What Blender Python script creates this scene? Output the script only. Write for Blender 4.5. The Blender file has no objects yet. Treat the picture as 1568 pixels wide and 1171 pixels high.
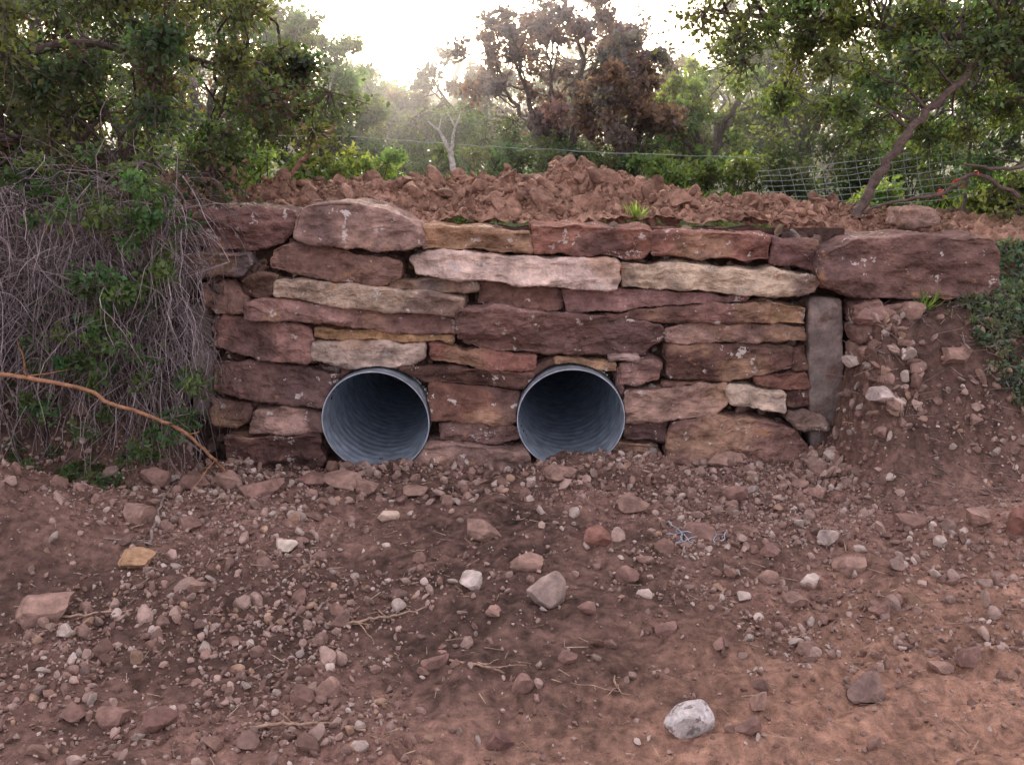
import bpy, bmesh, math, random
import numpy as np
from mathutils import Vector
R_=np.random.RandomState(7); random.seed(7)
# ---------------------------------------------------------------- camera model (survey helper)
CY=-5.6; CZ=1.8; PITCH=math.radians(13.5); FPX=1474.0
cp,sp=math.cos(PITCH),math.sin(PITCH)
def at(px,py,Y):
    a=(px-784)/FPX; b=(585.5-py)/FPX
    dy=cp+b*sp; dz=-sp+b*cp
    t=(Y-CY)/dy
    return np.array([a*t,Y,CZ+dz*t])
def onz(px,py,z=-0.05):
    a=(px-784)/FPX; b=(585.5-py)/FPX
    dy=cp+b*sp; dz=-sp+b*cp
    t=(z-CZ)/dz
    return np.array([a*t,CY+dy*t,z]),t
# ---------------------------------------------------------------- noise
_P=R_.permutation(256); _P=np.concatenate([_P,_P]); _T=R_.uniform(-1,1,256)
def vnoise(p):
    i=np.floor(p).astype(np.int64); f=p-i; u=f*f*(3-2*f); i&=255
    out=0
    for dx in (0,1):
        wx=u[:,0] if dx else 1-u[:,0]
        a=_P[(i[:,0]+dx)&255]
        for dy in (0,1):
            wy=u[:,1] if dy else 1-u[:,1]
            b=_P[(a+i[:,1]+dy)&255]
            for dz in (0,1):
                wz=u[:,2] if dz else 1-u[:,2]
                out=out+_T[_P[(b+i[:,2]+dz)&255]]*wx*wy*wz
    return out
def fbm(p,o=3):
    s=0;a=1.0
    for k in range(o):
        s=s+a*vnoise(p*(2.03**k)+k*17.3); a*=.5
    return s
def S(a,b,t):
    t=np.clip((t-a)/(b-a),0,1); return t*t*(3-2*t)
def unit(v): return v/np.maximum(np.linalg.norm(v,axis=-1,keepdims=True),1e-9)
# ---------------------------------------------------------------- mesh accumulator
class Acc:
    def __init__(s): s.V=[];s.F=[];s.C=[];s.M=[];s.n=0
    def add(s,v,f,c,m=0):
        v=np.asarray(v,float); f=np.asarray(f,np.int64)
        c=np.asarray(c,float)
        if c.ndim==1: c=np.tile(c,(len(v),1))
        s.V.append(v); s.F.append(f+s.n); s.C.append(c); s.M.append(np.full(len(f),m)); s.n+=len(v)
    def build(s,name,mats,smooth=False,parent=None):
        V=np.concatenate(s.V); C=np.concatenate(s.C); M=np.concatenate(s.M)
        tot=np.concatenate([np.full(len(f),f.shape[1]) for f in s.F])
        L=np.concatenate([f.ravel() for f in s.F])
        me=bpy.data.meshes.new(name)
        me.vertices.add(len(V)); me.vertices.foreach_set('co',V.astype(np.float32).ravel())
        me.loops.add(len(L)); me.loops.foreach_set('vertex_index',L.astype(np.int32))
        me.polygons.add(len(tot))
        st=np.concatenate([[0],np.cumsum(tot)[:-1]])
        me.polygons.foreach_set('loop_start',st.astype(np.int32))
        me.update(calc_edges=True)
        me.polygons.foreach_set('material_index',M.astype(np.int32))
        me.polygons.foreach_set('use_smooth',np.full(len(tot),smooth))
        at_=me.color_attributes.new('Col','FLOAT_COLOR','POINT')
        at_.data.foreach_set('color',np.concatenate([np.clip(C,0,1),np.ones((len(C),1))],1).astype(np.float32).ravel())
        for m in mats: me.materials.append(m)
        me.update()
        ob=bpy.data.objects.new(name,me); bpy.context.scene.collection.objects.link(ob)
        if parent: ob.parent=parent
        return ob
def empty(name,loc=(0,0,0)):
    e=bpy.data.objects.new(name,None); bpy.context.scene.collection.objects.link(e); e.empty_display_size=.2
    return e
def segs(acc,P0,P1,r0,r1,col,m=0):
    P0=np.asarray(P0);P1=np.asarray(P1);n=len(P0)
    r0=np.broadcast_to(r0,(n,))[:,None]; r1=np.broadcast_to(r1,(n,))[:,None]
    d=unit(P1-P0); ref=np.tile([.31,.2,.93],(n,1)); ref[np.abs((d*ref).sum(1))>.95]=[1,0,0]
    u=unit(np.cross(d,ref)); w=np.cross(d,u)
    vs=[]
    for P,r in ((P0,r0),(P1,r1)):
        for k in range(3):
            a=k*2.0944; vs.append(P+r*(u*math.cos(a)+w*math.sin(a)))
    v=np.stack(vs,1).reshape(-1,3)
    b=np.arange(n)[:,None]*6
    f=np.concatenate([b+np.array([[k,(k+1)%3,3+(k+1)%3,3+k]]) for k in range(3)])
    c=np.asarray(col,float)
    if c.ndim==2: c=np.repeat(c,6,0)
    acc.add(v,f,c,m)
def tube(acc,pts,rad,col,m=0,sides=8,rough=.12,rng=R_):
    pts=np.asarray(pts,float); n=len(pts); rad=np.broadcast_to(rad,(n,))
    t=unit(np.gradient(pts,axis=0)); ref=np.array([.3,.9,.2])
    u=unit(np.cross(t,ref)); w=np.cross(t,u)
    a=np.arange(sides)*2*np.pi/sides
    rr=rad[:,None]*(1+rng.uniform(-rough,rough,(n,sides)))
    v=pts[:,None,:]+rr[...,None]*(u[:,None,:]*np.cos(a)[None,:,None]+w[:,None,:]*np.sin(a)[None,:,None])
    i=np.arange(n-1)[:,None]*sides; k=np.arange(sides)[None,:]; k2=(k+1)%sides
    f=np.stack([i+k,i+k2,i+sides+k2,i+sides+k],-1).reshape(-1,4)
    acc.add(v.reshape(-1,3),f,col,m)
def limb(acc,p0,p1,r0,r1,n,wob,rng,col,m=0,sides=7,sag=0):
    p0=np.asarray(p0,float);p1=np.asarray(p1,float)
    t=np.linspace(0,1,n)[:,None]
    L=np.linalg.norm(p1-p0)
    w=np.cumsum(rng.normal(0,1,(n,3)),0); w-=w[0]; w-=t*w[-1]
    pts=p0+(p1-p0)*t+w*wob*L/math.sqrt(n)
    pts[:,2]+=sag*L*4*(t*(1-t))[:,0]
    tube(acc,pts,r0+(r1-r0)*t[:,0],col,m,sides,.1,rng)
    return pts
def leaves(acc,pos,size,col,m,rng,up=0.0,ratio=.32):
    n=len(pos); a=rng.normal(0,1,(n,3)); a[:,2]+=up; a=unit(a)
    b=unit(np.cross(a,rng.normal(0,1,(n,3))))
    L=(size*rng.uniform(.6,1.35,n))[:,None]
    mid=pos+a*L*.5; nrm=np.cross(a,b)
    mid=mid+nrm*L*.08
    v=np.stack([pos,mid+b*L*ratio,pos+a*L,mid-b*L*ratio],1).reshape(-1,3)
    f=np.arange(n)[:,None]*4+np.arange(4)[None,:]
    c=np.repeat(col,4,0)
    acc.add(v,f,c,m)
def clumps(acc,C,Rr,ntw,nlv,size,col,rng,squash=.7,droop=.15,jit=.1,var=.35,twigcol=(.1,.075,.065),up=0,hue=.25):
    C=np.asarray(C,float);n=len(C);Rr=np.broadcast_to(Rr,(n,))
    ci=np.repeat(np.arange(n),ntw)
    d=unit(rng.normal(0,1,(len(ci),3)))*(rng.uniform(.35,1,len(ci))*Rr[ci])[:,None]
    d[:,2]*=squash; d[:,2]-=droop*Rr[ci]
    segs(acc,C[ci],C[ci]+d*.55+rng.normal(0,.03,d.shape)*Rr[ci][:,None],.006,.004,twigcol,0)
    segs(acc,C[ci]+d*.55,C[ci]+d,.004,.0018,twigcol,0)
    li=rng.randint(0,len(ci),n*nlv); t=rng.uniform(.25,1.08,n*nlv)[:,None]
    pos=C[ci[li]]+d[li]*t+rng.normal(0,1,(len(li),3))*(jit*Rr[ci[li]])[:,None]
    cv=rng.uniform(1-var,1+var,n)[ci[li]]*rng.uniform(.65,1.35,len(li))
    hv=rng.uniform(-hue,hue,n)[ci[li]]
    c=np.asarray(col)[None,:]*cv[:,None]; c[:,0]*=1+hv; c[:,2]*=1-hv*.6
    leaves(acc,pos,size,c,1,rng,up)
# ---------------------------------------------------------------- materials
def mat(name): 
    m=bpy.data.materials.new(name); m.use_nodes=True; nt=m.node_tree; nt.nodes.clear()
    o=nt.nodes.new('ShaderNodeOutputMaterial'); return m,nt,o
def N(nt,t,**k):
    n=nt.nodes.new(t)
    for a,b in k.items():
        if a in n.inputs: n.inputs[a].default_value=b
        else: setattr(n,a,b)
    return n
def rough_mat(name,scale,bump,bdist,spots=None,strata=False,rough=.9,contrast=.5,fine=True):
    m,nt,o=mat(name); L=nt.links.new
    at_=N(nt,'ShaderNodeAttribute',attribute_name='Col')
    tc=N(nt,'ShaderNodeTexCoord')
    n1=N(nt,'ShaderNodeTexNoise',Scale=scale,Detail=5.0,Roughness=.68); L(tc.outputs['Object'],n1.inputs['Vector'])
    mr=N(nt,'ShaderNodeMapRange'); mr.inputs[1].default_value=.3;mr.inputs[2].default_value=.7;mr.inputs[3].default_value=1-contrast;mr.inputs[4].default_value=1+contrast
    L(n1.outputs['Fac'],mr.inputs[0])
    mul=N(nt,'ShaderNodeVectorMath',operation='SCALE'); L(at_.outputs['Color'],mul.inputs[0]); L(mr.outputs[0],mul.inputs['Scale'])
    col=mul.outputs[0]
    h=n1.outputs['Fac']
    if strata:
        mp=N(nt,'ShaderNodeMapping'); mp.inputs['Scale'].default_value=(6,6,20); mp.inputs['Rotation'].default_value=(0,.09,0)
        L(tc.outputs['Object'],mp.inputs[0])
        n2=N(nt,'ShaderNodeTexNoise',Scale=1.0,Detail=3.0,Roughness=.6,Distortion=.8); L(mp.outputs[0],n2.inputs['Vector'])
        mr2=N(nt,'ShaderNodeMapRange'); mr2.inputs[1].default_value=.35;mr2.inputs[2].default_value=.65;mr2.inputs[3].default_value=.82;mr2.inputs[4].default_value=1.16
        L(n2.outputs['Fac'],mr2.inputs[0])
        mul2=N(nt,'ShaderNodeVectorMath',operation='SCALE'); L(col,mul2.inputs[0]); L(mr2.outputs[0],mul2.inputs['Scale']); col=mul2.outputs[0]
        ad=N(nt,'ShaderNodeMath',operation='MULTIPLY_ADD'); L(n2.outputs['Fac'],ad.inputs[0]); ad.inputs[1].default_value=.45; L(n1.outputs['Fac'],ad.inputs[2]); h=ad.outputs[0]
    if spots:
        for (sc,lo,hi,c) in spots:
            n3=N(nt,'ShaderNodeTexNoise',Scale=sc,Detail=4.0,Roughness=.7); 
            mp=N(nt,'ShaderNodeMapping'); mp.inputs['Location'].default_value=(sc,2*sc,1.3); L(tc.outputs['Object'],mp.inputs[0]); L(mp.outputs[0],n3.inputs['Vector'])
            m3=N(nt,'ShaderNodeMapRange'); m3.inputs[1].default_value=lo;m3.inputs[2].default_value=hi; L(n3.outputs['Fac'],m3.inputs[0])
            mx=N(nt,'ShaderNodeMix',data_type='RGBA'); L(m3.outputs[0],mx.inputs['Factor']); L(col,mx.inputs[6]); mx.inputs[7].default_value=(*c,1); col=mx.outputs[2]
    if fine:
        n4=N(nt,'ShaderNodeTexNoise',Scale=scale*9,Detail=2.0); L(tc.outputs['Object'],n4.inputs['Vector'])
        ad=N(nt,'ShaderNodeMath',operation='MULTIPLY_ADD'); L(n4.outputs['Fac'],ad.inputs[0]); ad.inputs[1].default_value=.3; L(h,ad.inputs[2]); h=ad.outputs[0]
    bp=N(nt,'ShaderNodeBump',Strength=bump,Distance=bdist); L(h,bp.inputs['Height'])
    bs=N(nt,'ShaderNodeBsdfPrincipled',Roughness=rough); bs.inputs['Specular IOR Level'].default_value=.25
    L(col,bs.inputs['Base Color']); L(bp.outputs[0],bs.inputs['Normal']); L(bs.outputs[0],o.inputs[0])
    return m
M_stone=rough_mat('sandstone',11,1.0,.045,spots=[(6,.63,.70,(.34,.19,.11)),(11,.62,.645,(.52,.45,.42))],strata=True,contrast=.5,fine=False)
M_soil=rough_mat('soil',24,1.0,.03,contrast=.5)
M_rock=rough_mat('rubble_rock',25,.7,.012,contrast=.35,fine=False)
M_pale=rough_mat('pale_rock',30,.8,.01,spots=[(25,.52,.58,(.22,.19,.19))],contrast=.35,fine=False)
M_bark=rough_mat('bark',30,.8,.01,contrast=.5,fine=False)
M_conc=rough_mat('weathered_post_stone',9,.8,.02,contrast=.5,spots=[(8,.55,.66,(.16,.10,.085))])
def leafmat(name,tr=.45):
    m,nt,o=mat(name); L=nt.links.new
    at_=N(nt,'ShaderNodeAttribute',attribute_name='Col')
    bs=N(nt,'ShaderNodeBsdfPrincipled',Roughness=.45); bs.inputs['Specular IOR Level'].default_value=.4
    L(at_.outputs['Color'],bs.inputs['Base Color'])
    g=N(nt,'ShaderNodeVectorMath',operation='MULTIPLY'); g.inputs[1].default_value=(2.0,2.0,.9); L(at_.outputs['Color'],g.inputs[0])
    t=N(nt,'ShaderNodeBsdfTranslucent'); L(g.outputs[0],t.inputs[0])
    mx=N(nt,'ShaderNodeMixShader'); mx.inputs[0].default_value=tr; L(bs.outputs[0],mx.inputs[1]); L(t.outputs[0],mx.inputs[2]); L(mx.outputs[0],o.inputs[0])
    return m
M_leaf=leafmat('foliage')
def simple(name,c,rough=.6,metal=0,lo=.7,hi=1.25):
    m,nt,o=mat(name); bs=N(nt,'ShaderNodeBsdfPrincipled',Roughness=rough,Metallic=metal)
    tc=N(nt,'ShaderNodeTexCoord'); n=N(nt,'ShaderNodeTexNoise',Scale=14.0,Detail=5.0); nt.links.new(tc.outputs['Object'],n.inputs['Vector'])
    r=N(nt,'ShaderNodeValToRGB'); r.color_ramp.elements[0].position=.3; r.color_ramp.elements[1].position=.7
    r.color_ramp.elements[0].color=(*[x*lo for x in c],1); r.color_ramp.elements[1].color=(*[min(1,x*hi) for x in c],1)
    nt.links.new(n.outputs['Fac'],r.inputs[0]); nt.links.new(r.outputs[0],bs.inputs['Base Color']); nt.links.new(bs.outputs[0],o.inputs[0]); return m
M_steel=simple('galvanised_steel',(.58,.67,.78),.33,.55,.6,1.25)
M_wire=simple('fence_wire',(.35,.42,.42),.5,.3)
M_tape=simple('red_tape',(.7,.08,.08),.6)
M_cord=simple('blue_grey_cord',(.35,.42,.5),.6)
# ---------------------------------------------------------------- terrain
def p3(x,y,z=0.0): return np.stack([x,y,np.full_like(x,z)],1)
holes=[(578,640),(873,636)]
PR=.312
pc=[at(a,b,0) for a,b in holes]
def base_h(x,y):
    inside=S(-2.15,-1.88,x)*(1-S(1.88,2.08,x))
    ctr=1.43*S(.17,.26,y)
    right=.98*S(-.95,.0,y)+.42*S(.1,.8,y)
    left=1.0*S(-.7,.1,y)+.42*S(.1,.7,y)
    bank=np.where(x>0,right,left)
    h=-.07+inside*ctr+(1-inside)*bank
    h+=.14*np.exp(-((x-1.88)/.17)**2)*S(-.55,-.1,y)*(1-S(.1,.2,y))
    prof=.45+.68*np.exp(-((x-.3)/.8)**2)+.55*np.exp(-((x+1.15)/.45)**2)+.42*np.exp(-((x+2.3)/.5)**2)
    fade=(1-S(2.6,3.8,-x))*(1-S(1.0,2.3,x))
    h+=.175*prof*fade*np.exp(-((y-1.2)/.75)**2)*S(.2,.7,y)
    h-=.06*S(1.2,2.4,x)*S(.2,.8,y)
    h-=.55*S(2.4,6.0,y)
    h+=2.2*S(18,80,y)
    h+=.32*np.exp(-((x+2.75)/.70)**2-((y+1.05)/.45)**2)
    h+=.14*S(1.0,2.8,x)*S(-2.4,-.9,y)*(1-S(-.6,.1,y))
    h+=.05*S(-1.2,-.15,y)*(1-S(.0,.15,y))*(.5+.5*np.sin(x*2.3+.5))
    for c in pc: h+=.03*np.exp(-((x-c[0]+.08)/.3)**2-((y+.3)/.18)**2)
    return h
def H(x,y):
    x=np.atleast_1d(np.asarray(x,float));y=np.atleast_1d(np.asarray(y,float))
    h=base_h(x,y)
    p=p3(x,y)
    near=1-S(5,12,np.hypot(x,y))
    top=S(.2,.4,y)*(1-S(2.5,3.5,y))
    h+=fbm(p*1.6,2)*.035*near
    h+=fbm(p*3.3+2,2)*.045*top*near
    h+=fbm(p*6+5,3)*.024*(1+1.3*top)*near
    h+=(1-np.abs(fbm(p*14+9,2)))*.016*(1+2.2*top)*near
    h+=fbm(p*38+3,2)*.008*(1+1.3*top)*near
    rut=S(-.2,1.2,x+ (y+2.6)*-.6)*(1-S(-2.4,-1.5,y))
    h+=rut*.018*np.sin((y*1.0-x*.35)*34+3*vnoise(p*2))
    h-=.03*S(-.03,.05,y)*(1-S(.16,.17,y))*(np.abs(x)<1.9)
    return h
def soilcol(x,y):
    p=p3(x,y,2.0)
    n=fbm(p*.9,3); n2=fbm(p*5,3); n3=fbm(p*30,2)
    c=np.array([.195,.115,.092])[None,:]*(1+.45*n+.32*n2+.3*n3)[:,None]
    red=S(.2,1.8,x-(y+1.9)*.9)*(1-S(-2.3,-.9,y))*.85
    c=c*(1-red[:,None])+np.array([.31,.178,.125])*(1+.3*n2+.25*n3+.15*n)[:,None]*red[:,None]
    topm=(S(.15,.3,y)*(1-S(2.6,3.2,y)))[:,None]
    c=c*(1-topm)+np.array([.33,.19,.135])*(1+.3*n2+.3*n3)[:,None]*topm
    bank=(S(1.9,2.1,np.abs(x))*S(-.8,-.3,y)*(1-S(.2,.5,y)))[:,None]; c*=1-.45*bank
    g=np.clip(S(2.6,3.4,y)+S(3.2,4.2,np.abs(x))*S(-.5,.5,y),0,1)[:,None]
    c=c*(1-g)+np.array([.08,.10,.04])*(1+.4*n2+.3*n)[:,None]*g
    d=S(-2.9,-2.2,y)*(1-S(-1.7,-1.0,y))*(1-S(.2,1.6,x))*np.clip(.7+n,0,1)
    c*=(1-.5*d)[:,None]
    return np.clip(c,.01,1)
def axis(lo,hi,st,far):
    d=np.arange(lo,hi,st); g=[];s=st;v=0
    while v<far: s*=1.16; v+=s; g.append(v)
    g=np.array(g); return np.concatenate([(lo-g)[::-1],d,d[-1]+g])
xs=axis(-3.7,3.7,.014,400); ys=axis(-3.3,3.0,.014,400)
X,Y=np.meshgrid(xs,ys); X=X.ravel();Y=Y.ravel(); Z=H(X,Y)
nx=len(xs); ny=len(ys)
i=np.arange(ny-1)[:,None]*nx+np.arange(nx-1)[None,:]; i=i.ravel()
F=np.stack([i,i+1,i+nx+1,i+nx],1)
fy=Y[F].mean(1);fx=X[F].mean(1)
keep=~((fx>-1.86)&(fx<1.88)&(fy>.15)&(fy<.27))
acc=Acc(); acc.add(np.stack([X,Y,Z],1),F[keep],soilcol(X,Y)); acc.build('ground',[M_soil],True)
# ---------------------------------------------------------------- stones of the wall
DK=(.16,.09,.076);PB=(.225,.135,.112);LT=(.49,.375,.30);GR=(.19,.145,.135);OT=(.38,.235,.14);RD=(.235,.118,.094);MD=(.29,.185,.15)
stones=[
(DK,.03,[240,318,300,320,380,318,447,325,450,350,425,375,380,386,300,380,250,378]),
(MD,-.08,[454,336,470,314,540,309,585,318,642,346,650,372,600,381,540,376,490,372,455,362]),
(OT,-.03,[650,346,740,348,812,355,814,386,750,384,700,382,648,382]),
(RD,-.05,[815,343,900,346,1000,351,998,380,980,396,900,390,820,388]),
(RD,-.03,[1002,354,1100,354,1175,358,1176,398,1090,396,998,390]),
(DK,-.03,[1179,362,1248,368,1250,416,1215,408,1179,402]),
(PB,-.12,[1250,384,1298,364,1400,358,1505,362,1518,390,1512,434,1495,450,1400,453,1300,450,1256,436,1246,410]),
(GR,.0,[255,388,382,387,386,405,372,424,300,427,245,418]),
(PB,-.04,[418,382,450,372,530,382,618,400,615,425,590,434,500,428,412,412]),
(LT,-.06,[628,395,660,384,760,390,860,394,944,398,940,440,850,437,760,430,680,425,640,418]),
(LT,-.07,[949,400,1050,402,1200,415,1256,425,1240,445,1180,450,1100,446,1000,441,951,439]),
(PB,.0,[368,430,400,418,427,420,424,450,395,458,370,450]),
(LT,-.08,[425,428,500,430,600,440,712,453,708,483,640,476,520,466,422,451]),
(GR,-.02,[590,430,680,426,732,432,732,444,680,447,600,441]),
(DK,.0,[732,434,800,431,862,442,861,474,800,474,732,464]),
(PB,-.03,[862,441,960,443,1060,447,1145,451,1142,462,1060,464,930,476,870,478]),
(DK,-.05,[925,478,1060,464,1175,460,1170,492,1050,492,928,490]),
(OT,-.03,[1171,458,1233,470,1234,497,1171,493]),
(PB,.03,[305,436,350,430,378,455,378,480,330,482,306,464]),
(PB,-.03,[378,460,430,455,520,470,620,480,697,486,697,510,640,512,560,502,470,492,378,487]),
(PB,.0,[324,486,400,490,475,504,487,540,470,554,400,552,326,532,320,500]),
(LT,-.03,[480,522,560,522,650,526,652,545,600,563,530,562,480,546]),
(OT,.0,[480,500,560,504,695,513,692,524,560,522,480,518]),
(PB,-.04,[700,472,760,464,860,477,960,487,1012,497,1020,517,980,545,920,545,820,540,740,536,702,517]),
(MD,.0,[1018,500,1060,493,1140,494,1236,500,1237,524,1140,526,1020,524]),
(DK,-.03,[1022,529,1100,528,1212,532,1210,560,1170,574,1100,582,1022,577]),
(RD,-.01,[657,525,730,535,822,542,820,568,740,564,660,553]),
(DK,.0,[612,562,700,562,818,570,806,594,720,592,652,588,635,575]),
(PB,.0,[325,554,400,556,480,566,524,574,512,600,498,624,400,614,325,602]),
(PB,.03,[322,612,380,618,390,640,360,655,325,652]),
(MD,-.02,[392,628,440,622,499,632,497,659,430,662,382,662]),
(DK,-.04,[345,666,420,665,494,662,500,700,488,722,420,722,350,718]),
(RD,-.03,[657,590,720,592,797,598,791,640,775,646,720,642,660,638]),
(PB,-.02,[672,645,720,643,792,650,797,672,760,678,676,670]),
(MD,-.12,[640,677,700,673,805,684,816,715,800,745,700,750,640,740,628,702]),
(MD,-.01,[948,557,1000,549,1014,555,1010,582,975,590,948,587]),
(MD,-.05,[955,597,1010,592,1110,583,1114,612,1090,634,1020,640,955,642]),
(LT,-.04,[1112,588,1160,592,1202,602,1200,632,1160,624,1115,614]),
(DK,.0,[950,645,1022,641,1020,673,955,674]),
(PB,.0,[945,678,1010,682,1014,714,960,718,935,704]),
(PB,-.08,[1028,645,1080,632,1160,640,1215,655,1234,685,1225,730,1150,742,1060,742,1020,718,1018,665]),
(RD,.0,[1155,576,1235,571,1242,594,1200,598,1160,588]),
(DK,.0,[1203,601,1250,597,1256,622,1205,622]),
(LT,-.06,[1205,627,1255,633,1262,652,1220,652,1202,638]),
(OT,-.03,[850,547,940,555,944,568,900,562,848,558]),
(LT,-.05,[930,542,978,543,979,553,932,553]),
(PB,.0,[822,560,850,548,860,560,830,590,812,610,800,600]),
(DK,.0,[522,562,560,556,612,560,600,568,560,570,525,585]),
(DK,.02,[1214,535,1238,528,1240,566,1214,568]),
(PB,.0,[1016,584,1060,584,1100,582,1020,592,1012,592]),
(PB,.02,[945,555,955,600,955,640,950,680,940,650,942,600]),
]
def clear_pipes(V):
    for c in pc:
        d=V[:,[0,2]]-c[[0,2]]; r=np.linalg.norm(d,axis=1); k=(r<PR+.014)&(V[:,1]<.6)
        s=((PR+.014)/np.maximum(r[k],.02))[:,None]; V[np.ix_(k,[0,2])]=c[[0,2]]+d[k]*s
    return V
def stone_mesh(poly,y0,depth,vox,rng,bev=.006,amp=1.0,grow=1.02,jit=.006,tilt=1):
    pts=np.array([at(poly[k],poly[k+1],0)[[0,2]] for k in range(0,len(poly),2)])
    c=pts.mean(0); pts=c+(pts-c)*grow
    out=[]
    n=len(pts)
    for k in range(n):
        a,b=pts[k],pts[(k+1)%n]; L=np.linalg.norm(b-a); out.append(a*.95+b*.05) if L>.03 else out.append(a)
        m=max(1,int(L/.07))
        for j in range(1,m): out.append(a+(b-a)*j/m+rng.normal(0,jit,2))
        if L>.03: out.append(a*.05+b*.95)
    out=np.array(out)
    bm=bmesh.new()
    fv=[bm.verts.new((p[0],y0,p[1])) for p in out]
    bv=[bm.verts.new((p[0],y0+depth,p[1])) for p in out]
    bm.faces.new(fv); bm.faces.new(bv[::-1]); k=len(out)
    for j in range(k): bm.faces.new([fv[j],bv[j],bv[(j+1)%k],fv[(j+1)%k]])
    bmesh.ops.recalc_face_normals(bm,faces=bm.faces)
    me=bpy.data.meshes.new('t'); bm.to_mesh(me); bm.free()
    ob=bpy.data.objects.new('t',me); bpy.context.scene.collection.objects.link(ob)
    b=ob.modifiers.new('b','BEVEL'); b.width=bev; b.segments=1; b.limit_method='ANGLE'; b.angle_limit=math.radians(50)
    r=ob.modifiers.new('r','REMESH'); r.mode='VOXEL'; r.voxel_size=vox
    ev=ob.evaluated_get(bpy.context.evaluated_depsgraph_get()); em=ev.to_mesh()
    V=np.empty(len(em.vertices)*3);em.vertices.foreach_get('co',V);V=V.reshape(-1,3)
    Nn=np.empty(len(em.vertices)*3);em.vertices.foreach_get('normal',Nn);Nn=Nn.reshape(-1,3)
    nf=len(em.polygons); Fl=np.empty(len(em.loops),np.int32); em.loops.foreach_get('vertex_index',Fl)
    F=Fl.reshape(-1,4) if len(Fl)==nf*4 else np.array([list(p.vertices)[:4] for p in em.polygons if len(p.vertices)==4])
    ev.to_mesh_clear(); bpy.data.objects.remove(ob); bpy.data.meshes.remove(me)
    o=rng.uniform(0,50,3); ang=rng.normal(0,.1)
    Q=V+o; Qr=Q.copy(); Qr[:,2]=Q[:,2]+ang*Q[:,0]
    d=fbm(Q*5,2)*.007+fbm(Qr*np.array([5,5,24]),2)*.0035
    fr=np.clip(-Nn[:,1],0,1)
    def terr(r,n):
        q=r*n; f=np.floor(q); g=q-f; return (f+S(.38,.62,g))/n
    d+=terr(fbm(Qr*np.array([5,5,9])+7,3),4)*.030*(.15+.85*fr)
    d+=terr(fbm(Qr*np.array([11,11,20])+3,2),3)*.009
    d+=fbm(Q*55,2)*.0024
    V=V+Nn*(d*amp)[:,None]
    tx,tz=rng.normal(0,.05)*tilt,rng.normal(0,.22)*tilt
    V[:,1]+=tx*(V[:,0]-c[0])+tz*(V[:,2]-c[1])
    return clear_pipes(V),F,Q
wall=empty('stone_retaining_wall')
acc=Acc(); cap=Acc()
for k,(col,y0,poly) in enumerate(stones):
    rng=np.random.RandomState(100+k)
    V,F,Q=stone_mesh(poly,y0,.42 if k<7 else .24,.0085,rng,grow=1.02 if k<7 else 1.012,tilt=.5 if k<7 else 1)
    n=fbm(Q*2.5,3); b=rng.uniform(.82,1.2)
    tint=np.array([1,rng.uniform(.95,1.02),rng.uniform(.94,1.08)])
    c=np.array(col)*tint*b*(1+.3*n)[:,None]
    o=S(.3,.8,fbm(Q*3+30,2))[:,None]*.7; c=c*(1-o)+np.array([.36,.225,.15])*o
    o=S(.3,.7,fbm(Q*2.2+60,2))[:,None]*.7; c=c*(1-o)+np.array([.12,.075,.07])*o
    (cap if k<7 else acc).add(V,F,c)
acc.build('wall_stones',[M_stone],True,wall); cap.build('capstones',[M_stone],True,wall)
def rock_proto(sub,seed,ang=.35):
    bm=bmesh.new(); bmesh.ops.create_icosphere(bm,subdivisions=sub,radius=1)
    V=np.array([v.co[:] for v in bm.verts]); F=np.array([[v.index for v in f.verts] for f in bm.faces]); bm.free()
    rng=np.random.RandomState(seed)
    for _ in range(11):
        n=unit(rng.normal(0,1,3)); d=rng.uniform(.42,.8); s=V@n; V=V-np.maximum(s-d,0)[:,None]*n
    V=V*(1+ang*.3*fbm(V*1.3+seed,2))[:,None]
    if sub>=3: V=V+unit(V)*(fbm(V*6+seed,2)*.03)[:,None]
    V*=rng.uniform(.6,1.2,3)*np.array([1.15,1.05,.8]); return V*1.15,F
prot={s:[rock_proto(s,40+s*20+k) for k in range(10)] for s in (1,2,3,4)}
def scatter(acc,P,r,cols,sub,rng,sink=.25,flat=1):
    idx=rng.randint(0,10,len(P))
    for k in range(10):
        sel=np.where(idx==k)[0]
        if not len(sel): continue
        V,F=prot[sub][k]; n=len(sel)
        q=unit(rng.normal(0,1,(n,4))); w,x,y,z=q.T
        Rm=np.stack([1-2*(y*y+z*z),2*(x*y-z*w),2*(x*z+y*w),2*(x*y+z*w),1-2*(x*x+z*z),2*(y*z-x*w),2*(x*z-y*w),2*(y*z+x*w),1-2*(x*x+y*y)],1).reshape(-1,3,3)
        W=np.einsum('nij,vj->nvi',Rm,V)*r[sel][:,None,None]; W[...,2]*=flat
        W=W+P[sel][:,None,:]; W[...,2]+=(r[sel]*flat*(.75-sink))[:,None]
        Fa=(F[None]+(np.arange(n)*len(V))[:,None,None]).reshape(-1,3)
        acc.add(W.reshape(-1,3),Fa,np.repeat(cols[sel],len(V),0))
def rcols(n,rng,base=((.32,.225,.19),(.235,.15,.125),(.42,.34,.30),(.32,.21,.15),(.195,.118,.095)),w=(.35,.31,.12,.05,.17)):
    b=np.array(base)[rng.choice(len(base),n,p=w)]; return b*rng.uniform(.7,1.25,(n,1))
rng=np.random.RandomState(5)
n=1300; x=rng.uniform(-1.86,1.86,n); z=rng.uniform(-.05,1.33,n)
ok=np.ones(n,bool)
for c in pc: ok&=np.hypot(x-c[0],z-c[2])>PR+.075
x=x[ok];z=z[ok]; P=np.stack([x,rng.uniform(.07,.14,len(x)),z],1)
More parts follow.
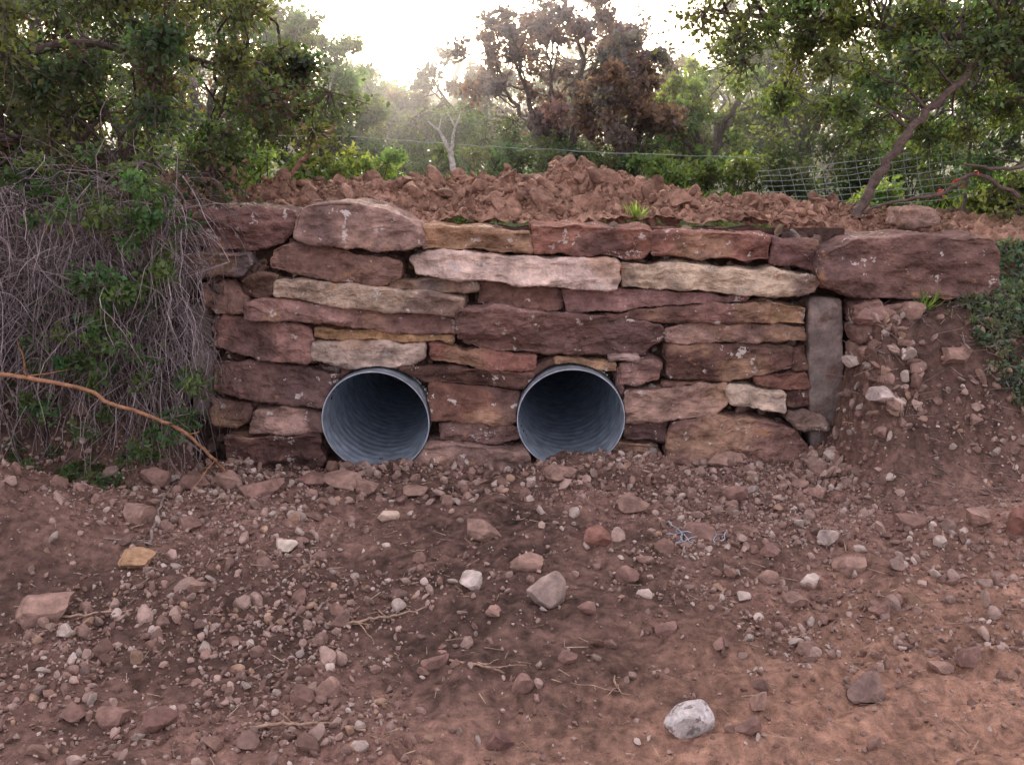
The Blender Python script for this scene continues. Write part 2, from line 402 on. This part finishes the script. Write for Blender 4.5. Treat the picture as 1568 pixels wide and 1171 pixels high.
a=Acc(); scatter(a,P,rng.uniform(.02,.055,len(x)),rcols(len(x),rng)*.55,2,rng); a.build('chinking_stones',[M_stone],False,wall)
gx=np.arange(-1.95,1.97,.015); gz=np.arange(-.2,1.36,.015); GX,GZ=np.meshgrid(gx,gz); GX=GX.ravel();GZ=GZ.ravel()
nn=len(gx); i=(np.arange(len(gz)-1)[:,None]*nn+np.arange(nn-1)[None,:]).ravel(); F=np.stack([i,i+1,i+nn+1,i+nn],1)
cx=GX[F].mean(1);cz=GZ[F].mean(1);k=np.ones(len(F),bool)
for c in pc: k&=np.hypot(cx-c[0],cz-c[2])>PR+.004
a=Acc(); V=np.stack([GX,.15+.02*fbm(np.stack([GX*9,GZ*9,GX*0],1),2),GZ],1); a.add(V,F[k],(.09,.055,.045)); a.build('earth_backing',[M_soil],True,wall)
# ---------------------------------------------------------------- culvert pipes
for k,c in enumerate(pc):
    sides=96; yy=np.concatenate([[-.085,-.08],np.arange(-.07,4.2,.012)]); 
    th=np.arange(sides)*2*np.pi/sides
    A,B=np.meshgrid(yy,th,indexing='ij')
    rad=PR+.0018*np.sin(2*np.pi*(A/.09+B/(2*np.pi)))*S(-.06,-.02,A)-.004
    ex=1.0+.025*np.cos(2*B+(.6 if k==0 else -.3))
    V=np.stack([c[0]+rad*ex*np.cos(B),A,c[2]+rad*ex*np.sin(B)],-1).reshape(-1,3)
    Vo=np.stack([c[0]+(rad+.006)*ex*np.cos(B),A,c[2]+(rad+.006)*ex*np.sin(B)],-1).reshape(-1,3)
    m=len(yy); i=np.arange(m-1)[:,None]*sides; kk=np.arange(sides)[None,:]
    F=np.stack([i+kk,i+sides+kk,i+sides+(kk+1)%sides,i+(kk+1)%sides],-1).reshape(-1,4)
    a=Acc(); a.add(V,F,(.3,.35,.4)); a.add(Vo[:sides*40],F[:sides*39][:,::-1],(.3,.35,.4))
    rim=np.concatenate([V[:sides],Vo[:sides]]); kk=np.arange(sides); a.add(rim,np.stack([kk,(kk+1)%sides,sides+(kk+1)%sides,sides+kk],1),(.4,.45,.5))
    pl=[[c[0],4.15,c[2]]]+[[c[0]+PR*math.cos(t),4.19,c[2]+PR*math.sin(t)] for t in th]
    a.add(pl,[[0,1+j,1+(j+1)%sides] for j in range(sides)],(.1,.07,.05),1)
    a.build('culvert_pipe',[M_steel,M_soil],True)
# ---------------------------------------------------------------- upright posts at the wall ends
for poly,y in (([1238,455,1288,457,1290,540,1289,640,1287,700,1240,700,1239,620,1238,540],-.02),([284,470,318,472,322,560,322,640,292,640,286,560],.06)):
    rng=np.random.RandomState(int(poly[0])); V,F,Q=stone_mesh(poly,y,.2,.011,rng,amp=.4,jit=.002,tilt=0,grow=1)
    a=Acc(); a.add(V,F,np.array([.21,.17,.155])*(1+.35*fbm(Q*5,3))[:,None]); a.build('concrete_post',[M_conc],True)
# ---------------------------------------------------------------- rubble
def ground_pts(n,rng,x0,x1,y0,y1,dens=None):
    x=rng.uniform(x0,x1,n);y=rng.uniform(y0,y1,n)
    if dens is not None:
        k=rng.uniform(0,1,n)<dens(x,y); x=x[k];y=y[k]
    return np.stack([x,y,H(x,y)],1)
rng=np.random.RandomState(11)
def dens(x,y):
    d=.30+.75*fbm(p3(x,y,4)*1.3,3)+.25*fbm(p3(x,y,8)*5,2)+.3*S(-1.6,-.4,y)+.35*S(.5,1.5,x)*S(-2.4,-1.9,y)
    d-=.2*S(1.0,2.0,x-(y+2.6)*.9)*(1-S(-2.5,-2.0,y))
    return np.clip(d,.1,1)
a=Acc()
P=ground_pts(56000,rng,-4,4,-3.3,-.05,dens); P=P[(base_h(P[:,0],P[:,1])<.5)]
scatter(a,P,np.clip(rng.lognormal(-5.0,.45,len(P)),.003,.02),rcols(len(P),rng),1,rng,sink=.35)
P=ground_pts(9500,rng,-4,4,-3.3,-.05,dens); P=P[(base_h(P[:,0],P[:,1])<.6)]
scatter(a,P,np.clip(rng.lognormal(-4.2,.38,len(P)),.009,.034),rcols(len(P),rng),2,rng,sink=.4)
P=ground_pts(760,rng,-4,4,-3.3,-.05,dens)
scatter(a,P,rng.uniform(.02,.042,len(P)),rcols(len(P),rng),3,rng,sink=.4)
P=ground_pts(450,rng,-1.9,3.2,-.75,-.05); scatter(a,P,rng.uniform(.012,.034,len(P)),rcols(len(P),rng),3,rng,sink=.45)
P=ground_pts(90,rng,1.72,2.25,-.6,-.12); scatter(a,P,rng.uniform(.02,.05,len(P)),rcols(len(P),rng),3,rng,sink=.3)
a.build('gravel_rubble',[M_rock],False)
a=Acc()
P=ground_pts(13000,rng,-2.7,3.0,.29,2.6); c=np.array([.33,.19,.135])*rng.uniform(.6,1.25,(len(P),1))
r=np.clip(rng.lognormal(-4.35,.5,len(P)),.005,.05); scatter(a,P,r,c,2,rng,sink=.5)
P=ground_pts(190,rng,-2.3,2.2,.35,1.5); scatter(a,P,rng.uniform(.035,.085,len(P)),np.array([.32,.185,.135])*rng.uniform(.7,1.25,(len(P),1)),3,rng,sink=.5)
a.build('soil_clods',[M_soil],False)
hero=[(65,928,88,62,MD),(352,735,40,38,MD),(405,748,66,30,PB),(436,836,36,22,(.6,.5,.42)),(832,903,62,62,(.32,.24,.21)),(803,858,52,28,MD),(722,888,36,34,(.48,.4,.36)),
(212,788,46,40,MD),(1322,1052,62,52,(.22,.15,.13)),(205,857,56,36,OT),(1555,800,46,60,RD),(1498,798,44,30,MD),(240,735,44,36,PB),(520,732,70,26,MD),(862,726,52,26,MD),
(1265,682,34,18,(.5,.42,.38)),(560,748,34,26,MD),(172,1095,50,44,PB),(110,1090,38,30,PB),(240,1100,56,36,DK),(1215,912,40,34,MD),(1160,1072,28,32,MD),(740,810,56,34,MD),
(912,822,44,34,RD),(975,772,48,32,MD),(1065,815,50,36,PB),(670,1003,44,30,PB),(800,1040,36,40,PB),(467,1062,46,34,PB),(965,880,38,30,PB),(1300,862,50,34,MD),(1480,1005,40,34,PB),(480,735,60,22,PB),(300,738,50,28,PB),(1340,745,50,26,(.42,.34,.31)),(1440,740,46,30,MD),(1150,1110,44,26,PB),(640,750,40,20,MD),(765,1130,50,34,DK),
(290,800,40,26,PB),(505,1050,36,44,MD),(300,900,30,22,MD),(590,790,34,22,LT),(755,935,26,20,MD),(1100,700,60,24,MD),(1130,760,40,26,PB),(1250,750,36,24,MD),(1390,790,44,28,PB),(1180,845,34,24,PB),(900,930,30,22,PB),(1020,960,34,26,PB),(1230,985,30,24,MD),(870,1010,30,24,PB),
(1270,830,34,26,(.42,.34,.31)),(1175,880,36,26,MD),(1240,885,30,24,(.45,.37,.33)),(1350,930,34,24,PB),(1440,1020,36,24,MD),(1100,1000,26,20,PB),(1252,668,56,30,PB),(1290,650,34,26,MD)]
for k,(px,py,w,h,col) in enumerate(hero):
    p,t=onz(px,py+h*.35); x,y=p[0],p[1]
    for _ in range(6):
        z=float(H(x,y)[0]); q,t=onz(px,py+h*.35,z); x,y=q[0],min(q[1],-.16)
    rng=np.random.RandomState(300+k)
    V,F=prot[4][k%10]; an=rng.uniform(0,6.28); V=V@np.array([[math.cos(an),-math.sin(an),0],[math.sin(an),math.cos(an),0],[0,0,1]])
    V=V/ (V.max(0)-V.min(0)); ww=w*t/FPX; hh=h*t/FPX*1.05
    V=V*np.array([ww,ww*.8,hh]); V=V+np.array([x,y+.0,float(H(x,y)[0])+hh*.3])
    a=Acc(); a.add(V,F,np.array(col)*(1+.25*fbm(V*20,2))[:,None]); a.build('rock',[M_rock],False)
px,py,w,h=1057,1092,80,62
p,t=onz(px,py+20); V,F=prot[4][7]; V=V/(V.max(0)-V.min(0))*np.array([w*t/FPX,.12,h*t/FPX])+np.array([p[0],p[1],float(H(p[0],p[1])[0])+.035])
a=Acc(); a.add(V,F,(.5,.46,.45)); a.build('pale_quartz_rock',[M_pale],False)
for nm,polys in (('loose_block',[(MD,.55,[1440,330,1495,328,1500,356,1436,358]),]),('bank_stones',[(MD,-.26,[1295,522,1345,515,1355,532,1320,552,1296,544]),(PB,-.16,[1292,462,1335,456,1345,480,1300,492]),(MD,-.16,[1338,466,1392,458,1398,480,1350,492]),(PB,-.2,[1292,495,1330,489,1335,510,1298,516]),(MD,-.24,[1335,494,1372,488,1380,512,1340,516])])):
    a=Acc()
    for q,(col,y,poly) in enumerate(polys):
        V,F,Q=stone_mesh(poly,y,.25,.011,np.random.RandomState(int(poly[1])+q),tilt=.3); a.add(V,F,np.array(col)*(1+.25*fbm(Q*3,2))[:,None])
    a.build(nm,[M_stone],True)
# ---------------------------------------------------------------- branches on the ground
def path(px,Ys,rad,name,col,side=None,m=None,sub=5):
    pts=np.array([at(a_,b_,y_) for (a_,b_),y_ in zip(px,Ys)])
    t=np.linspace(0,len(pts)-1,(len(pts)-1)*sub+1); P=np.stack([np.interp(t,np.arange(len(pts)),pts[:,j]) for j in range(3)],1)
    P[1:-1]=(P[:-2]+2*P[1:-1]+P[2:])/4
    P+=R_.normal(0,.006,P.shape)*(rad[0]/.02)
    a=Acc(); r=np.linspace(rad[0],rad[1],len(P)); tube(a,P,r,col,0,8)
    if side:
        for _ in range(side):
            k=R_.randint(2,len(P)-2); d=unit(R_.normal(0,1,3)); L=R_.uniform(.08,.3); limb(a,P[k],P[k]+d*L,r[k]*.5,.002,6,.08,R_,col,sides=5)
    return a.build(name,[m or M_bark],True)
path([(-60,568),(0,573),(70,582),(135,598),(180,622),(240,640),(290,665),(325,700),(345,722)],[-.95,-.95,-.95,-.9,-.85,-.8,-.7,-.6,-.5],(.012,.008),'fallen_branch',(.32,.17,.10),6)
def gpath(name,pts,rad,col,side=3,mt=None):
    W=[]
    for (a_,b_) in pts:
        z=-.05
        for _ in range(5):
            p,t=onz(a_,b_,z); z=float(H(p[0],p[1])[0])+rad*1.3+.006
        W.append(p)
    W=np.array(W); t=np.linspace(0,len(W)-1,(len(W)-1)*6+1); P=np.stack([np.interp(t,np.arange(len(W)),W[:,j]) for j in range(3)],1)
    P+=R_.normal(0,.004,P.shape)
    a=Acc(); tube(a,P,np.linspace(rad,rad*.5,len(P)),col,0,6)
    for _ in range(side):
        k=R_.randint(2,len(P)-2); d=unit(R_.normal(0,1,3)*[1,1,.3]); limb(a,P[k],P[k]+d*R_.uniform(.05,.18),rad*.5,.001,5,.08,R_,col,sides=5)
    a.build(name,[mt or M_bark],True)
TW=(.34,.23,.17)
gpath('fallen_twig',[(500,957),(560,950),(600,942),(655,930)],.007,TW)
gpath('fallen_twig',[(385,1112),(440,1108),(500,1106),(560,1118)],.007,TW)
gpath('fallen_twig',[(228,835),(236,800),(250,765),(266,740)],.009,(.26,.2,.18))
gpath('fallen_twig',[(0,815),(70,820),(150,822),(235,832)],.008,(.26,.2,.18))
gpath('fallen_twig',[(45,955),(120,940),(200,936)],.007,TW)
gpath('fallen_twig',[(940,1035),(950,1060),(945,1045)],.004,TW)
gpath('fallen_twig',[(690,1010),(740,1020),(775,1030)],.006,TW)
gpath('fallen_twig',[(1020,800),(1050,815),(1045,850)],.006,(.3,.28,.28))
a=Acc()
for k in range(9):
    p,t=onz(1020+R_.uniform(-8,95),820+R_.uniform(-14,14),0); q,t=onz(1020+R_.uniform(-8,95),820+R_.uniform(-14,14),0)
    p[2]=float(H(*p[:2])[0])+.02;q[2]=float(H(*q[:2])[0])+.03
    limb(a,p,q,.0025,.002,12,.12,R_,(.4,.45,.5),sides=5,sag=.1)
a.build('wire_tangle',[M_cord],True)
rng=np.random.RandomState(21); P=ground_pts(1100,rng,-3.6,3.6,-3.2,.0); P[:,2]+=.008; d=unit(rng.normal(0,1,(len(P),3))*[1,1,.12])*rng.uniform(.015,.09,(len(P),1))
a=Acc(); segs(a,P,P+d,.0022,.0014,np.array([.34,.25,.18])*rng.uniform(.4,1.3,(len(P),1))); 
P=ground_pts(1300,rng,1.95,3.9,-.9,.2); P[:,2]+=.012; d=unit(rng.normal(0,1,(len(P),3))*[1,1,.4])*rng.uniform(.04,.16,(len(P),1))
segs(a,P,P+d,.0028,.0015,np.array([.2,.15,.13])*rng.uniform(.4,1.4,(len(P),1)));a.build('twig_debris',[M_bark])
# ---------------------------------------------------------------- dry brush, left
rng=np.random.RandomState(31)
a=Acc(); n=3300; ns=9
st=np.array([at(px,py,y) for px,py,y in zip(rng.uniform(-250,290,n),rng.uniform(265,610,n),rng.uniform(-.5,.2,n))])
dirv=np.stack([rng.normal(.1,.5,n),rng.normal(-.35,.35,n),rng.normal(-.1,.6,n)],1)
pos=st.copy(); vel=unit(dirv); step=rng.uniform(.04,.095,n)[:,None]
cc=np.array([.26,.215,.22])*rng.uniform(.25,1.4,(n,1)); r=rng.uniform(.0014,.0038,n)
for k in range(ns):
    vel=unit(vel+rng.normal(0,.24,(n,3))+np.array([0,0,-.23])); new=pos+vel*step
    new[:,1]=np.maximum(new[:,1],-.85); new[:,0]=np.where(new[:,2]<1.2,np.minimum(new[:,0],-1.72+.16*vnoise(new*4)),new[:,0])
    segs(a,pos,new,r*(1-k/ns*.6),r*(1-(k+1)/ns*.6),cc); pos=new
C=[];Rs=[]
for px,py,rr,cnt in ((175,460,60,22),(150,510,55,12),(240,340,45,18),(245,420,30,7),(210,690,40,7),(60,540,60,4),(290,580,20,4),(265,650,40,7),(120,650,60,6),(200,300,60,12),(80,290,60,10),(185,580,40,4)):
    for _ in range(cnt): C.append(at(px+rng.normal(0,rr*.6),py+rng.normal(0,rr*.6),rng.uniform(-.75,-.3)));Rs.append(rng.uniform(.05,.12))
clumps(a,C,np.array(Rs),9,60,.035,(.075,.135,.05),rng,twigcol=(.16,.13,.13),jit=.2)
a.build('dry_brush',[M_bark,M_leaf])
# ---------------------------------------------------------------- near trees with overhanging canopy
def inpoly(x,y,p):
    r=False;n=len(p);j=n-1
    for i in range(n):
        if (p[i][1]>y)!=(p[j][1]>y) and x<(p[j][0]-p[i][0])*(y-p[i][1])/(p[j][1]-p[i][1])+p[i][0]: r=not r
        j=i
    return r
def canopy(name,trunks,poly,n,Yr,Rr,leaf,nl,col,seed,cols2=None,ntw=16):
    rng=np.random.RandomState(seed); a=Acc(); pool=[]
    for (pts,r0,r1) in trunks:
        W=np.array([at(*p) for p in pts])
        t=np.linspace(0,len(W)-1,(len(W)-1)*6+1); P=np.stack([np.interp(t,np.arange(len(W)),W[:,j]) for j in range(3)],1)
        for _ in range(2): P[1:-1]=(P[:-2]+2*P[1:-1]+P[2:])/4
        P+=rng.normal(0,.25*r1+.004,P.shape); tube(a,P,np.linspace(r0,r1,len(P)),(.11,.08,.07),0,9); pool.append(P)
    pool=np.concatenate(pool); C=[]
    xs_=[p[0] for p in poly]; ys_=[p[1] for p in poly]
    while len(C)<n:
        px=rng.uniform(min(xs_),max(xs_));py=rng.uniform(min(ys_),max(ys_))
        if inpoly(px,py,poly): C.append(at(px,py,rng.uniform(*Yr)))
    C=np.array(C); Rs=rng.uniform(*Rr,n)
    for c in C:
        d=np.linalg.norm(pool-c,axis=1); k=np.argsort(d)[rng.randint(0,6)]
        if d[k]<2.6: limb(a,pool[k],c,.012,.004,8,.1,rng,(.10,.075,.07),sides=5,sag=.06)
    clumps(a,C,Rs,ntw,nl,leaf,col,rng,droop=.35,jit=.16,squash=.85)
    if cols2:
        s=rng.choice(n,n//3); clumps(a,C[s],Rs[s]*.9,10,nl//2,leaf,cols2,rng,droop=.4,jit=.16)
    return a.build(name,[M_bark,M_leaf])
canopy('oak_tree',[([(-330,900,.9),(-300,500,.9),(-250,200,.9),(-150,-50,.8),(0,-200,.7)],.16,.06),([(-270,300,.9),(-80,120,.9),(120,60,.9),(300,90,.9),(470,150,.9)],.04,.01),
 ([(-250,200,.9),(-60,200,.6),(90,220,.4),(230,260,.3)],.03,.01),([(-150,-50,.8),(80,-60,.7),(250,-40,.8),(420,30,1.2)],.04,.01)],
 [(-350,-150),(330,-120),(395,-20),(430,60),(520,100),(535,165),(450,215),(350,245),(285,290),(180,300),(60,290),(-60,330),(-350,330)],200,(-.2,1.9),(.16,.34),.042,250,(.065,.09,.045),51,(.13,.08,.075))
canopy('oak_tree',[([(1308,335,1.0),(1345,268,1.05),(1385,210,1.1),(1440,150,1.2),(1500,95,1.3),(1570,10,1.4)],.035,.022),([(1700,700,1.2),(1680,400,1.3),(1640,200,1.4),(1580,50,1.5),(1500,-100,1.6)],.14,.06),
 ([(1640,200,1.4),(1500,60,1.8),(1350,40,2.2),(1200,30,2.4),(1100,20,2.5)],.05,.01),([(1560,300,.9),(1490,262,.9),(1440,300,.9),(1360,310,1.0),(1312,330,1.0)],.015,.008),([(1680,380,1.2),(1600,250,1.),(1520,260,.8),(1475,250,.7)],.02,.006)],
 [(1030,-130),(1070,40),(1120,120),(1230,160),(1300,200),(1360,170),(1400,200),(1470,260),(1560,340),(1700,420),(1750,-150)],160,(1.1,3.0),(.18,.36),.045,240,(.085,.12,.055),52,(.15,.20,.065))
# ---------------------------------------------------------------- background trees
def tree(name,px,Yd,top_py,rad_px,seed,nl=230,leaf=.075,col=(.06,.085,.035),base_py=None,tr=.09,ncl=70,low=.35,twig=10,lean=0,barkc=(.10,.075,.07)):
    rng=np.random.RandomState(seed); a=Acc()
    b=at(px,300,Yd); z0=float(H(b[0],b[1])[0]); b=np.array([b[0],Yd,z0-.1]); topz=at(px,top_py,Yd)[2]; Rr=rad_px*(Yd-CY)/FPX
    hgt=topz-z0; fork=b+np.array([lean*hgt*.3,rng.normal(0,.1),hgt*rng.uniform(.28,.4)])
    limb(a,b,fork,tr,tr*.75,9,.05,rng,barkc,sides=9)
    ends=[]; nb=rng.randint(5,8)
    for k in range(nb):
        an=k*2*np.pi/nb+rng.uniform(-.4,.4); rr=Rr*rng.uniform(.3,.7)
        e=np.array([b[0]+lean*hgt+math.cos(an)*rr,b[1]+math.sin(an)*rr,z0+hgt*rng.uniform(.55,.85)])
        P=limb(a,fork+rng.normal(0,tr*.3,3),e,tr*.55,tr*.18,12,.1,rng,barkc); ends+=list(P[4:])
    ends=np.array(ends); C=[];cen=np.array([b[0]+lean*hgt,b[1],z0+hgt*(low+(1-low)/2)])
    while len(C)<ncl:
        d=unit(rng.normal(0,1,3))*rng.uniform(.35,1)**.6; c=cen+d*np.array([Rr,Rr,hgt*(1-low)/2])
        if vnoise((c*1.1+seed)[None])[0]>-.28: C.append(c)
    C=np.array(C)
    for c in C:
        k=np.argsort(np.linalg.norm(ends-c,axis=1))[rng.randint(0,4)]; limb(a,ends[k],c,tr*.16,.006,7,.12,rng,barkc,sides=5)
    clumps(a,C,rng.uniform(.18,.40,ncl)*max(.7,Rr/1.6),twig,nl,leaf,col,rng,droop=.1,jit=.16)
    return a.build(name,[M_bark,M_leaf])
G1=(.075,.11,.05);G2=(.12,.175,.065);G3=(.18,.25,.08);PL_FLARE=(.15,.095,.125)  # last tone: purple lens-flare cast painted into the centre tree's leaves
T=[(860,7.5,-20,150,PL_FLARE,.40,72),(600,10,95,150,G1,.2,80),(470,8,20,120,G2,.2,80),(1075,8,70,95,G3,.3,45),(1230,10,-60,170,G1,.2,90),(1420,8,-80,180,G1,.15,90),(330,9,-80,160,G1,.15,90),(130,8,-80,190,G1,.15,90),
(-80,8,-60,180,G1,.2,70),(720,13,80,120,(.11,.10,.085),.15,70),(960,13,90,130,G1,.15,70),(1120,14,60,120,G2,.2,70),(840,16,100,120,G1,.1,60),(1640,8,-60,180,G1,.2,70),(540,14,100,110,G2,.2,60),(960,6.2,50,80,(.14,.105,.11),.4,34)]  # last tree's purple-brown leaves carry the painted flare cast too
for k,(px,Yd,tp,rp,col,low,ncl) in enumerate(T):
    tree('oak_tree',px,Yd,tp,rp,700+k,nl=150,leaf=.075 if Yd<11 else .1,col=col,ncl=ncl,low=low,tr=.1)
rng=np.random.RandomState(77)
sh=[(560,4.8,235,45,G3),(500,4.2,240,50,G2),(640,6,225,60,G1),(720,6.5,225,60,G1),(800,6,225,60,G1),(880,6.5,220,60,G1),(1010,5,235,40,G3),(1060,5.2,255,45,G2),(1130,5,245,55,G2),(1200,5.5,205,70,G1),(1300,5,205,70,G1),(400,4,215,60,G3),(300,3.6,215,60,G2),(180,3.4,225,70,G1),(710,4.2,262,24,G3),(950,6,215,60,G1),(1400,5,205,80,G2),(1500,4,250,70,G2),(60,3,230,80,G1),(1350,3.2,290,30,G3),(1560,2.5,290,60,G1),(760,8,180,90,G1),(640,9,165,90,G1),(900,9,170,90,G1),(1040,8,175,90,G1)]
for k,(px,Yd,py,rp,col) in enumerate(sh):
    a=Acc(); Rr=rp*(Yd-CY)/FPX; top=at(px,py,Yd)[2]; x0=at(px,py,Yd)[0]; z0=float(H(x0,Yd)[0]); n=24
    C=np.stack([x0+rng.normal(0,Rr*.5,n),Yd+rng.normal(0,Rr*.5,n),rng.uniform(z0+.05,max(top,z0+.2),n)],1)
    for c in C: limb(a,[x0+rng.normal(0,.05),Yd,z0],c,.012,.004,6,.1,rng,(.1,.08,.07),sides=5)
    clumps(a,C,rng.uniform(.12,.28,n)*max(.8,Rr/.33),10,140,.055,col,rng,jit=.15); a.build('shrub',[M_bark,M_leaf])
rng=np.random.RandomState(88); a=Acc(); n=850
x=rng.uniform(-34,34,n); y=rng.uniform(19,34,n); topz=3.7+1.2*np.array([math.sin(v*.35)+.5*math.sin(v*.9) for v in x])*.5+2.2*S(6,14,np.abs(x)); z=.3+ (topz)*rng.uniform(0,1,n)
clumps(a,np.stack([x,y,z],1),rng.uniform(.6,1.3,n),8,150,.18,(.09,.12,.065),rng)
for k in range(40):
    xx=rng.uniform(-30,30); yy=rng.uniform(19,30); limb(a,[xx,yy,.3],[xx+rng.normal(0,.5),yy,4.2],.15,.05,8,.05,rng,(.10,.08,.07))
a.build('background_trees',[M_bark,M_leaf])
a=Acc(); rng=np.random.RandomState(9); pc_=(.5,.45,.43)
def bl(p,q,r0,r1): limb(a,at(*p),at(*q),r0,r1,9,.06,rng,pc_)
bl((700,285,5.),(690,232,5.),.04,.03);bl((690,232,5.),(672,200,5.),.028,.014);bl((690,232,5.),(697,195,5.),.024,.012);bl((672,200,5.),(655,186,5.),.014,.007);bl((697,195,5.),(706,170,5.),.012,.005);bl((697,195,5.),(684,172,5.),.011,.005);bl((672,200,5.),(676,180,5.),.010,.005)
a.build('bare_tree',[M_bark])
path([(438,275),(462,248),(490,215),(515,192)],[1.9,1.95,2.0,2.05],(.016,.011),'broken_branch',(.30,.15,.13),3)
# ---------------------------------------------------------------- fence
f=empty('wire_fence'); a=Acc()
def wire(p,q,r,n=14): 
    t=np.linspace(0,1,n)[:,None]; P=np.array(p)+(np.array(q)-np.array(p))*t; P[:,2]-=.03*4*(t*(1-t))[:,0]; P+=R_.normal(0,.004,P.shape); tube(a,P,r,(.4,.45,.45),0,5)
A0,A1=at(1160,262,3.2),at(1180,318,3.2); B0,B1=at(1480,218,2.2),at(1490,300,2.2)
for k in range(8):
    t=k/7; wire(A0+(A1-A0)*t,B0+(B1-B0)*t,.0028)
for k in range(19):
    t=k/18; wire(A0+(B0-A0)*t,A1+(B1-A1)*t,.0024,6)
a.build('mesh_panel',[M_wire],True,f); a=Acc()
wire(at(525,208,5),at(1160,242,4.2),.0028,30); wire(at(200,190,5),at(525,208,5),.0028); a.build('strand_wire',[M_wire],True,f)
a=Acc()
for (p,y) in (((1487,215),2.2),((525,205),5.0)):
    q=at(*p,y); z=float(H(q[0],q[1])[0]); limb(a,[q[0],q[1],z-.1],q+[0,0,.04],.015,.013,6,.005,R_,(.14,.12,.1))
a.build('fence_posts',[M_bark],True,f)
a=Acc(); rng=np.random.RandomState(4)
for (px,py,y) in ((1440,292,.9),(1497,262,.85),(1470,280,.9)):
    c=at(px,py,y); leaves(a,c+rng.normal(0,.012,(5,3)),.035,np.tile([.7,.1,.1],(5,1)),0,rng,-1,.2)
a.build('marker_tape',[M_tape])
# ---------------------------------------------------------------- ground cover
rng=np.random.RandomState(61); a=Acc()
P=ground_pts(1500,rng,2.05,4.2,-.8,.5,lambda x,y:np.clip(.0+.8*fbm(p3(x,y,7)*2,2)+.8*S(2.15,2.75,x)*S(-.8,-.45,y),0,1)); P[:,2]+=.04
clumps(a,P,rng.uniform(.05,.12,len(P)),6,42,.03,(.105,.15,.095),rng,twigcol=(.2,.16,.15),jit=.2)
P=ground_pts(120,rng,-3.6,-2.0,-.9,.4); P[:,2]+=.03; clumps(a,P,.08,7,45,.03,(.07,.11,.04),rng)
P=ground_pts(500,rng,-3.8,3.8,2.6,4.2); P[:,2]+=.04; clumps(a,P,rng.uniform(.08,.2,len(P)),7,60,.04,(.09,.13,.05),rng)
a.build('ground_cover',[M_bark,M_leaf])
a=Acc(); P=ground_pts(22000,rng,-9,9,2.7,9); leaves(a,P,.13,np.array([.12,.19,.05])*rng.uniform(.6,1.3,(len(P),1)),0,rng,2.2,.06)
P=ground_pts(2600,rng,-.95,-.3,2.4,3.4); leaves(a,P,.16,np.array([.2,.36,.07])*rng.uniform(.7,1.3,(len(P),1)),0,rng,2.5,.06)
a.build('grass',[M_leaf])
for (px,py,y,s) in ((1413,492,-.12,.11),(975,345,.3,.09),(960,325,.5,.08),(250,315,.1,.07)):
    c=at(px,py,y); z=float(H(c[0],c[1])[0]); a=Acc(); leaves(a,np.array([c[0],c[1],z])+rng.normal(0,.018,(50,3))*[1,1,.2],s,np.array([.18,.28,.07])*rng.uniform(.6,1.3,(50,1)),0,rng,2,.05); a.build('grass_tuft',[M_leaf])
# ---------------------------------------------------------------- haze among the trees
m,nt,o=mat('woodland_haze'); vs=N(nt,'ShaderNodeVolumeScatter',Density=.014,Anisotropy=.8); vs.inputs['Color'].default_value=(1,.94,.98,1); nt.links.new(vs.outputs[0],o.inputs['Volume'])
bm=bmesh.new(); bmesh.ops.create_cube(bm,size=1); me=bpy.data.meshes.new('haze'); bm.to_mesh(me); bm.free(); me.materials.append(m)
hz=bpy.data.objects.new('woodland_haze',me); bpy.context.scene.collection.objects.link(hz); hz.location=(0,24,6); hz.scale=(90,40,13)
# ---------------------------------------------------------------- light
sc=bpy.context.scene
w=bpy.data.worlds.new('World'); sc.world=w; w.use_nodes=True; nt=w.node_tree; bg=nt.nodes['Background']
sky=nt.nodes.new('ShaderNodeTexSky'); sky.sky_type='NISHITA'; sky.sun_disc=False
EL=math.radians(19); AZ=math.radians(-6)   # sun beyond the trees, slightly left
sky.sun_elevation=EL; sky.sun_rotation=AZ; sky.dust_density=5.0; sky.air_density=1.0; sky.ozone_density=1.0
ad=nt.nodes.new('ShaderNodeVectorMath'); ad.operation='ADD'; ad.inputs[1].default_value=(8.6,7.4,7.6)  # constant near-white fill added to the sky colour to brighten the scene
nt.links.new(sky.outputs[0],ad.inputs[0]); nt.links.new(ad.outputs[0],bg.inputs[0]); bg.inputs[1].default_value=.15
sd=bpy.data.lights.new('sun','SUN'); sd.energy=5.0; sd.angle=math.radians(.6); sd.color=(1,.90,.78)
so=bpy.data.objects.new('sun',sd); sc.collection.objects.link(so)
dirs=Vector((math.sin(AZ)*math.cos(EL),math.cos(AZ)*math.cos(EL),math.sin(EL)))
so.rotation_euler=dirs.to_track_quat('Z','Y').to_euler()
cd=bpy.data.cameras.new('camera'); cam=bpy.data.objects.new('camera',cd); sc.collection.objects.link(cam); sc.camera=cam
cam.location=(0,CY,CZ); cam.rotation_euler=(math.radians(90)-PITCH,0,0); cd.sensor_width=36; cd.lens=36*FPX/1568; cd.clip_end=2000; cd.clip_start=.05
sc.view_settings.view_transform='Standard'; sc.view_settings.look='None'; sc.view_settings.exposure=0
